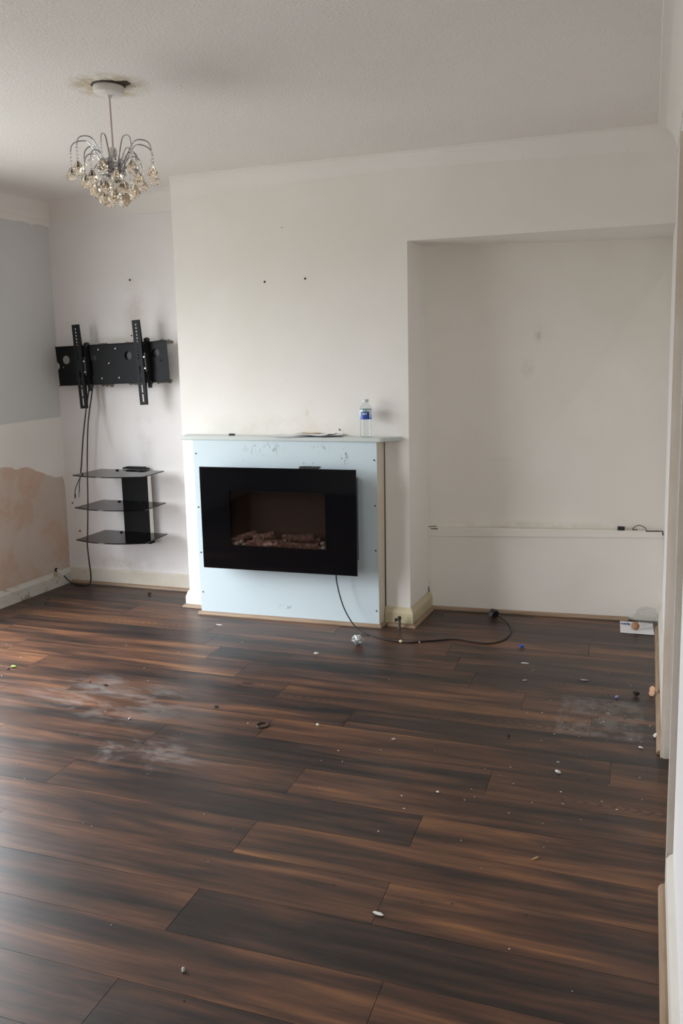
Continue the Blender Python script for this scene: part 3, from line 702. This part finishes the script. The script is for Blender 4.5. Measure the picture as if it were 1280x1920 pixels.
# ------------------------------------------------------------------ smoked glass wall shelves
gs = thing('wall_shelf_unit', 'black wall column with three smoked glass shelves in the alcove', 'shelf', (-.455, .222, .30))
def sl(x, y, z): return (x+.455, y-.222, z-.30)
MB().box(-.100, .090, -.052, -.002, 0, .455).build('column', 'black_satin', gs, bevel=.004)
MB().box(-.100, .080, -.034, -.002, .4685, .478).box(-.075, .060, -.036, -.004, .476, .484).build('top_bracket', 'black_metal', gs, bevel=.003)
MB().box(.0905, .0935, -.050, -.014, .05, .43).build('cover_strip', 'white_plastic', gs)
for z, dy in ((.768, 0), (.571, .0), (.375, -.01)):
    o = [(-.700, .168), (-.688, -.125+dy)]
    for k in range(1, 12):
        t = k/12; o.append((-.688+.470*t, -.125+dy+.032*t-.058*math.sin(PI*t)))
    o += [(-.218, -.093+dy), (-.240, .168)]
    sh = MB().prism([(x+.455, y-.222) for x, y in o], z-.30-.006, z-.30).build('shelf', 'smoked_shelf', gs)
    for x in (-.09, .08): MB().lathe([(.010, 0), (.010, .005), (.006, .007)], (x, -.10, z-.30), 12).build('screw_cap', 'black_metal', sh)
    MB().box(-.085, .075, -.20, -.052, z-.30-.014, z-.30-.0065).build('support', 'black_metal', gs, bevel=.002)

# ------------------------------------------------------------------ crystal pendant lamp
pd = thing('pendant_lamp', 'small chrome pendant light with amber crystal drops hanging from a cracked ceiling rose', 'pendant light', (.635, -1.42, H))
MB().lathe([(.055, -.001), (.056, -.008), (.054, -.024), (.046, -.029), (.012, -.031), (.008, -.040)], (0, 0, 0), 28).build('ceiling_rose', 'white_plastic', pd, smooth=True).rotation_euler = (.02, .05, 0)
MB().tube([(0, 0, -.035), (.001, 0, -.12), (.002, 0, -.215)], .0032, 8).build('cord', 'cord', pd, smooth=True)
MB().lathe([(.006, -.208), (.013, -.214), (.016, -.222), (.016, -.240), (.019, -.243), (.019, -.262), (.017, -.280), (.004, -.281)], (0, 0, 0), 18).build('lamp_holder', 'white_plastic', pd, smooth=True)
MB().lathe([(.020, -.248), (.030, -.250), (.031, -.262), (.028, -.290), (.020, -.298), (.019, -.296), (.026, -.288), (.028, -.262), (.020, -.252)], (0, 0, 0), 24).build('collar', 'chrome', pd, smooth=True)
MB().lathe([(.044, -.300), (.047, -.303), (.044, -.306), (.041, -.303), (.0405, -.302)], (0, 0, 0), 24).build('frame_ring', 'chrome', pd, smooth=True)
dm = []
ang = [PI*2*k/8 for k in range(9)]
prof = [(.0005, .027), (.0045, .0235), (.0115, .0135), (.0195, .001), (.0215, -.006), (.0185, -.0155), (.011, -.0225), (.0005, -.0255)]
dropm = MB().lathe(prof, (0, 0, 0), 10).mesh('crystal_drop'); dropm.materials.append(M['crystal'])
beadm = MB().rock((0, 0, 0), .0052, 1, 0).mesh('bead', True); beadm.materials.append(M['bead'])
ballm = MB().rock((0, 0, 0), .0095, 2, 0).mesh('bead', True); ballm.materials.append(M['bead'])
def put(me, name, parent, p):
    o = bpy.data.objects.new(name, me); COL.objects.link(o); o.parent = parent; o.location = p; return o
N = 10
def tier(R0, z0, zpk, R1, z1, zdrop, nb, n, ph, ball):
    for k in range(n):
        a = 2*PI*(k+ph)/n; c, s_ = math.cos(a), math.sin(a)
        pts = spline([(R0*c, R0*s_, z0), (R0*c*1.1, R0*s_*1.1, z0+.35*(zpk-z0)), ((R0*.62+R1*.38)*c, (R0*.62+R1*.38)*s_, zpk-.006), ((R0*.3+R1*.7)*c, (R0*.3+R1*.7)*s_, zpk), ((R0*.07+R1*.93)*c, (R0*.07+R1*.93)*s_, zpk-.013), (R1*c, R1*s_, z1)], 5)
        ar = MB().tube(pts, .0021, 6).build('arm', 'chrome', pd, smooth=True)
        zz = z1-.008
        if ball: put(ballm, 'bead', ar, (R1*c, R1*s_, zz-.004)); zz -= .020
        while zz > zdrop+.026:
            put(beadm, 'bead', ar, (R1*c, R1*s_, zz)); zz -= .0125
        put(dropm, 'crystal_drop', ar, (R1*c, R1*s_, zdrop)).rotation_euler = (0, 0, a)
tier(.040, -.300, -.190, .150, -.228, -.305, 0, 9, .25, False)
tier(.034, -.295, -.232, .105, -.262, -.330, 0, 7, .0, True)
tier(.028, -.303, -.272, .072, -.290, -.362, 0, 7, .4, False)
tier(.016, -.303, -.294, .040, -.312, -.388, 0, 5, .1, False)

# ------------------------------------------------------------------ things on the mantel shelf
MZ = 1.0165
bt = thing('water_bottle', 'clear plastic water bottle with a blue and white label on the mantel shelf', 'bottle', (1.152, -.085, MZ))
MB().lathe([(.020, .0), (.028, .002), (.0305, .010), (.0300, .030), (.0310, .040), (.0300, .055), (.0310, .070), (.0300, .085), (.0312, .092), (.0312, .146), (.0290, .155), (.0190, .171), (.0125, .179), (.0125, .185)], (0, 0, 0), 28).build('bottle_body', 'pet', bt, smooth=True)
def label_mat():
    t = NT('bottle_label'); o = t.obj(); s = t.node('ShaderNodeSeparateXYZ'); t.l.new(o, s.inputs[0])
    ax = t.math('ABSOLUTE', t.math('ADD', s.outputs[0], -.004)); z = s.outputs[2]
    inb = t.math('MULTIPLY', t.math('LESS_THAN', ax, .0215), t.math('MULTIPLY', t.math('GREATER_THAN', z, .094), t.math('LESS_THAN', z, .133)))
    c = t.mix(t.smooth(z, .094, .125), (.20, .42, .78, 1), (.72, .80, .80, 1))
    c = t.mix(inb, c, (.012, .06, .36, 1))
    c = t.mix(t.math('GREATER_THAN', z, .143), c, (.02, .14, .22, 1)); c = t.mix(t.math('LESS_THAN', z, .0955), c, (.02, .07, .40, 1))
    lt = t.math('MULTIPLY', t.math('LESS_THAN', ax, .015), t.math('MULTIPLY', t.math('GREATER_THAN', z, .117), t.math('LESS_THAN', z, .127)))
    wv = t.smooth(t.noise(t.mapping(o, (260, 1, 130)), 1, 1), .45, .55)
    c = t.mix(t.math('MULTIPLY', lt, wv), c, (.80, .86, .90, 1))
    gt = t.math('MULTIPLY', t.math('LESS_THAN', ax, .012), t.math('MULTIPLY', t.math('GREATER_THAN', z, .134), t.math('LESS_THAN', z, .142)))
    c = t.mix(gt, c, (.30, .52, .28, 1))
    t.set(Base_Color=c, Roughness=.35); return t.m
M['label'] = label_mat()
lb = MB(); seg = 28
lb.add([(.0320*math.cos(2*PI*k/seg), .0320*math.sin(2*PI*k/seg), z) for z in (.093, .145) for k in range(seg)]+[(.0314*math.cos(2*PI*k/seg), .0314*math.sin(2*PI*k/seg), z) for z in (.093, .145) for k in range(seg)],
       [(k, (k+1) % seg, seg+(k+1) % seg, seg+k) for k in range(seg)]+[(2*seg+k, 3*seg+k, 3*seg+(k+1) % seg, 2*seg+(k+1) % seg) for k in range(seg)]+[(seg+k, seg+(k+1) % seg, 3*seg+(k+1) % seg, 3*seg+k) for k in range(seg)]+[(k, 2*seg+k, 2*seg+(k+1) % seg, (k+1) % seg) for k in range(seg)])
lb.build('label', 'label', bt, smooth=True)
MB().lathe([(.0145, .180), (.0150, .182), (.0150, .193), (.0135, .195), (.004, .1955)], (0, 0, 0), 22).build('cap', plain('translucent_cap', (.70, .72, .74), .4), bt, smooth=True)

def sheet(wx, wy, seed, curl=.004, th=.0006, nx=8, ny=5):
    rnd = random.Random(seed); px, py = rnd.uniform(0, 9), rnd.uniform(0, 9); vs = []
    for j in range(ny+1):
        for i in range(nx+1):
            u, v = i/nx-.5, j/ny-.5
            z = curl*(.5+.5*noise.noise(Vector((u*2.2+px, v*2.2+py, 0))))+curl*1.2*abs(u)**3*8*.3
            vs.append((u*wx, v*wy, z))
    m = (nx+1)*(ny+1); vs += [(x, y, z+th) for x, y, z in vs]
    fs_ = []
    for j in range(ny):
        for i in range(nx):
            a = j*(nx+1)+i; q = (a, a+1, a+nx+2, a+nx+1); fs_ += [q[::-1], tuple(k+m for k in q)]
    ring = [i for i in range(nx+1)]+[j*(nx+1)+nx for j in range(1, ny+1)]+[ny*(nx+1)+i for i in range(nx-1, -1, -1)]+[j*(nx+1) for j in range(ny-1, 0, -1)]
    for a, b in zip(ring, ring[1:]+ring[:1]): fs_.append((a, b, b+m, a+m))
    return MB().add(vs, fs_)
def paper(x, y, z, wx, wy, rz, seed, label, mat='paper', curl=.004):
    o = sheet(wx, wy, seed, curl).build('paper_sheet', mat); o.location = (x, y, z); o.rotation_euler = (0, 0, rz); return tag(o, label, 'paper')
M['paper_tan'] = plain('tan_paper', (.62, .52, .36), .8, vary=.15)
paper(.745, -.092, MZ, .20, .135, .12, 1, 'white paper sheet at the left end of the loose papers on the mantel', curl=.008)
paper(.860, -.085, MZ+.0035, .20, .13, -.10, 2, 'white paper sheet lying over the others in the middle of the mantel', curl=.012)
paper(.935, -.080, MZ+.0012, .16, .10, .30, 3, 'folded white paper at the right end of the loose papers on the mantel', curl=.010)
paper(.830, -.045, MZ+.0115, .10, .06, .35, 4, 'small tan brown paper scrap on top of the papers on the mantel', 'paper_tan', .004)
o = MB().box(-.016, .016, -.007, .007, 0, .009).box(.016, .020, -.004, .004, .002, .007).build('lighter', 'black_plastic', bevel=.002); o.location = (.375, -.095, MZ); o.rotation_euler = (0, 0, .1)
tag(o, 'tiny black plastic piece lying alone near the left end of the mantel', 'plastic piece')

# ------------------------------------------------------------------ things on the boxing and at the skirting
o = MB().box(-.018, .018, -.008, .008, 0, .022).box(-.014, .014, -.0095, -.008, .004, .018).build('black_box', 'black_plastic', bevel=.0025); o.location = (2.415, yb(2.415)+.008, .4895)
tag(o, 'tiny black plastic box standing on the boxing ledge in the niche', 'box')
lo = MB().tube([(.034*math.cos(PI*k/14), .004*math.sin(k), .026*math.sin(PI*k/14)) for k in range(15)], .0022, 7).tube([(-.034, 0, 0), (-.030, .002, .0022), (-.01, .004, .0022)], .0022, 6)
o = lo.build('wire_loop', 'black_rubber', smooth=True); o.location = (2.507, yb(2.507)+.008, .4935)
tag(o, 'bent loop of black wire standing on the boxing ledge beside the black box', 'wire')
# old gas pipe stub
ps = thing('pipe_stub', 'short dark pipe stub with a valve standing at the chimney breast corner', 'pipe', (1.331, -.098, 0))
MB().tube([(0, 0, 0), (0, 0, .050)], .0075, 10).build('pipe', 'copper_pipe', ps, smooth=True)
MB().lathe([(.010, .050), (.010, .062), (.007, .066)], (0, 0, 0), 12).box(-.022, .0, -.005, .005, .040, .050).box(-.024, -.018, -.008, .008, .036, .054).build('valve', 'dark_hole', ps, bevel=.001)

# leaflet, brown ball and clear bag in the niche corner
def logo_paper():
    t = NT('leaflet_print'); o = t.obj(); s = t.node('ShaderNodeSeparateXYZ'); t.l.new(o, s.inputs[0])
    d = t.node('ShaderNodeVectorMath', operation='SUBTRACT'); t.l.new(o, d.inputs[0]); d.inputs[1].default_value = (-.055, .055, 0)
    e = t.node('ShaderNodeSeparateXYZ'); t.l.new(d.outputs[0], e.inputs[0])
    k = t.math('MULTIPLY', t.math('LESS_THAN', t.math('ABSOLUTE', e.outputs[0]), .024), t.math('LESS_THAN', t.math('ABSOLUTE', e.outputs[1]), t.math('ADD', .016, t.math('MULTIPLY', e.outputs[0], .2))))
    k = t.math('MULTIPLY', k, t.smooth(t.noise(t.mapping(o, (110, 60, 1)), 1, 1), .36, .42))
    t.set(Base_Color=t.mix(k, (.80, .80, .82, 1), (.03, .07, .30, 1)), Roughness=.5); return t.m
M['leaflet'] = logo_paper()
o = sheet(.165, .200, 12, .003).build('leaflet', 'leaflet'); o.location = (2.517, .270, .0005); o.rotation_euler = (0, 0, .04)
tag(o, 'white leaflet with small blue print lying in the right corner of the niche', 'leaflet')
bl = MB().rock((0, 0, .021), .021, 3, .035, 4).build('brown_ball', plain('crumpled_brown', (.38, .19, .10), .7, vary=.3, scale=80), smooth=True); bl.location = (2.510, .235, .0035)
tag(bl, 'small round brown ball resting on the white leaflet', 'ball')
def crumple(name, r, seed, sq, mat, loc, label, cat):
    bm = bmesh.new(); bmesh.ops.create_icosphere(bm, subdivisions=3, radius=1)
    for v in bm.verts:
        n = noise.noise(v.co*2.1+Vector((seed, 0, 0)))+.5*noise.noise(v.co*5+Vector((0, seed, 0)))
        v.co = v.co*(1+.42*n); v.co = Vector((v.co.x*sq[0], v.co.y*sq[1], v.co.z*sq[2]))*r
    zm = min(v.co.z for v in bm.verts)
    for v in bm.verts: v.co.z -= zm
    me = bpy.data.meshes.new(name); bm.to_mesh(me); bm.free(); me.materials.append(mat if not isinstance(mat, str) else M[mat])
    o = bpy.data.objects.new(name, me); COL.objects.link(o); o.location = loc; return tag(o, label, cat)
crumple('plastic_bag', .062, 3, (.95, .85, .72), 'film', (2.560, .305, .0045), 'crumpled clear plastic bag against the skirting in the niche corner', 'plastic bag')
def foil():
    t = NT('crumpled_clear_wrapper'); n = t.noise(t.obj(), 45, 4, .7)
    t.set(Base_Color=t.ramp(n, [(.35, (.35, .35, .35)), (.6, (.80, .80, .80))]), Roughness=.18); t.b.inputs['Transmission Weight'].default_value = .35; return t.m
M['foil'] = foil()
crumple('wrapper', .030, 8, (1, .8, .75), 'foil', (1.203, -.403, 0), 'crumpled shiny clear wrapper on the floor below the electric fire', 'wrapper')

# ------------------------------------------------------------------ litter on the boards
def C(name, col, rough=.7): return plain(name, col, rough, vary=.15, scale=90)
DARK, WHT, GRY = C('dark_grit', (.02, .014, .011)), C('white_chip', (.72, .71, .68)), C('grey_flake', (.36, .33, .31))
def bit(name, x, y, r, sq, mat, label, cat, seed, rz=0, sub=1, jit=.28):
    mb = MB().rock((0, 0, 0), r, sub, jit, seed, sq); zm = min(v[2] for v in mb.v); mb.v = [(a, b, c-zm) for a, b, c in mb.v]
    o = mb.build(name, mat); o.location = (x, y, 0); o.rotation_euler = (0, 0, rz); return tag(o, label, cat)
o = MB().tube([(.0225*math.cos(2*PI*k/24), .0225*math.sin(2*PI*k/24), .0032) for k in range(25)], .0032, 8, cap=False).build('rubber_ring', 'black_rubber', smooth=True); o.location = (1.158, -1.417, 0)
tag(o, 'black rubber ring lying on the boards in the middle of the floor', 'ring')
bit('blue_plastic_piece', 1.989, -.214, .014, (1.2, .8, .7), C('blue_plastic', (.02, .07, .42), .4), 'bright blue plastic bit on the floor right of the black cable', 'plastic bit', 1)
bit('paper_strip', 2.036, -.422, .013, (1.6, .32, .22), WHT, 'thin white paper strip on the floor in front of the blue bit', 'paper', 2, .15)
bit('paper_scrap', 2.063, -.634, .011, (1.2, .5, .2), GRY, 'dull grey scrap on the floor nearer than the white strip', 'scrap', 3, .5)
bit('paper_scrap', 2.312, -.555, .016, (1.3, .35, .2), GRY, 'long grey flake on the floor right of the dull grey scrap', 'scrap', 4, -.1)
bit('leaf', -.256, -1.200, .013, (1.1, .8, .35), C('green_leaf', (.32, .55, .08)), 'small bright green leaf piece on the floor at the left', 'leaf', 5)
bit('leaf_crumb', -.262, -1.228, .008, (1.1, .8, .5), DARK, 'dark crumb touching the green leaf piece', 'crumb', 6)
bit('dark_stick', .896, -1.314, .010, (1.4, .6, .4), DARK, 'short dark stick on the floor left of the rubber ring', 'stick', 7)
bit('dirt_clump', .304, -1.256, .010, (1.7, .8, .5), C('brown_dirt', (.05, .03, .02)), 'clump of brown dirt beside the dried spill on the left of the floor', 'dirt', 8)
bit('dirt_clump', .215, -1.245, .005, (1, 1, .6), DARK, 'small black speck just left of the brown dirt clump', 'dirt', 9)
bit('dark_lump', -.337, .078, .013, (1.1, .8, .6), DARK, 'small black lump on the floor below the glass shelves', 'lump', 10)
bit('dark_speck', -.83, -.28, .009, (1.2, .8, .5), DARK, 'dark lump on the floor beside the left skirting', 'lump', 11)
bit('dark_speck', -.88, -.20, .006, (1.2, .8, .5), DARK, 'smaller dark speck nearer the left skirting', 'speck', 12)
sp = [(.012*math.cos(a)*(1-.35*math.sin(a)**2*0), .022*math.sin(a)*1.0) for a in [2*PI*k/20 for k in range(20)]]
sp = [((.0135-.004*math.exp(-(y/.006)**2))*x/.012, y) for x, y in sp]
o = MB().prism(sp, 0, .007).build('foam_piece', C('peach_foam', (.72, .42, .26)), bevel=.0015); o.location = (2.592, -.640, .019); o.rotation_euler = (1.15, 0, -.25)
tag(o, 'peach orange foam piece with a pinched waist beside the right skirting', 'foam piece')
bit('dark_bark', 2.529, -.665, .013, (1.2, .8, .9), DARK, 'black bark like lump left of the peach foam piece', 'lump', 13)
bit('blue_white_bit', 2.453, -.715, .007, (1, 1, 1), C('violet_bit', (.32, .30, .62)), 'tiny violet and white bit on the floor right of the dusty square', 'bit', 14)
bit('white_chip', 2.604, -1.052, .010, (.9, 1.1, .8), WHT, 'white paint chip touching the right skirting', 'chip', 15)
bit('white_chip', 2.552, -1.159, .009, (1.2, .6, .4), WHT, 'white paint chip near the end of the right skirting', 'chip', 16, -.4)
bit('white_chip', 2.288, -1.443, .010, (1.2, .7, .5), WHT, 'cream chip on the floor in front of the dusty square', 'chip', 17, -.4)
bit('paper_fleck', 1.930, -2.343, .014, (1.3, .5, .25), WHT, 'white torn paper fleck nearest the camera on a board joint', 'paper', 18, -.2)
bit('white_chip', 1.058, -.610, .012, (1.1, .6, .6), WHT, 'white chip on the floor left of the clear wrapper', 'chip', 19, .3)
bit('plaster_crumb', 1.365, -1.349, .010, (1, .6, .5), C('greenish_crumb', (.50, .52, .42)), 'greenish white crumb right of the rubber ring', 'crumb', 20, -.6)
bit('plaster_crumb', 1.683, -1.377, .011, (1, .6, .4), GRY, 'grey white crumb in the centre right of the floor', 'crumb', 21, .5)
bit('metal_clip', 1.560, -2.683, .007, (.6, 1.3, .7), C('dull_metal', (.42, .40, .38), .4), 'small dull metal clip on the nearest boards at lower left', 'clip', 22, .3)
bit('wood_splinter', 2.28, -1.97, .012, (1.3, .25, .2), C('splinter', (.52, .36, .20)), 'pale wood splinter on the floor at the right', 'splinter', 23, .9)
bit('white_flake', .376, -.335, .014, (1.3, .5, .2), WHT, 'flat white flake on the floor before the surround left end', 'flake', 24, 0)
bit('cream_crumb', 1.402, -.318, .010, (1.2, .8, .7), C('cream_crumb', (.66, .60, .34)), 'cream yellow crumb under the bend of the black cable', 'crumb', 25)
bit('matchstick', 1.490, -.285, .012, (.3, 1.3, .3), C('match_wood', (.62, .52, .34)), 'pale matchstick lying beside the black cable', 'matchstick', 26, .5)
bit('dark_seed', 2.085, -1.215, .009, (.8, 1.1, .7), DARK, 'dark brown seed left of the dusty square', 'seed', 27)
bit('plaster_crumb', 1.93, -1.70, .006, (1, .8, .6), WHT, 'small white crumb on the mid floor boards', 'crumb', 28)
bit('brown_lump', 2.49, -2.60, .010, (1.2, .7, .6), C('brown_cap', (.25, .17, .12)), 'brown lump on the nearest boards beside the right skirting', 'lump', 29)
bit('pale_speck', .62, -1.53, .006, (1, 1, .8), C('pink_speck', (.62, .45, .40)), 'pinkish speck on the smeared boards at left', 'speck', 30)
# the rest of the grit nobody could count
gr = MB(); rg = random.Random(21)
for k in range(210):
    if k < 90: x, y = rg.gauss(2.38, .16), rg.gauss(-.95, .30)
    elif k < 120: x, y = rg.gauss(2.2, .25), rg.gauss(-1.7, .3)
    else: x, y = rg.uniform(-.8, 2.5), rg.uniform(-2.9, -.22)
    if x > 2.59 or y > -.2: continue
    r = rg.uniform(.0010, .0030); gr.rock((x, y, r*.5), r, 0 if False else 1, .3, k, (rg.uniform(.7, 1.6), rg.uniform(.6, 1.3), .5))
def grit():
    t = NT('mixed_grit'); n = t.noise(t.pos(), 9, 2)
    t.set(Base_Color=t.ramp(n, [(.42, (.05, .04, .035)), (.47, (.45, .42, .38)), (.6, (.70, .68, .64))]), Roughness=.8); return t.m
o = gr.build('floor_grit', grit()); o['kind'] = 'stuff'; tag(o, 'fine white and brown grit scattered over the floor boards', 'grit')

# alike things share a group
for nm, g in (('white_chip', 'white chips on the floor boards'), ('paper_sheet', 'loose papers on the mantel shelf'), ('dark_speck', 'dark specks beside the left skirting'),
              ('dirt_clump', 'dirt beside the dried spill'), ('plaster_crumb', 'plaster crumbs on the floor boards'), ('paper_scrap', 'grey scraps on the floor boards')):
    for o in COL.objects:
        if o.parent is None and o.name.split('.')[0] == nm: o['group'] = g
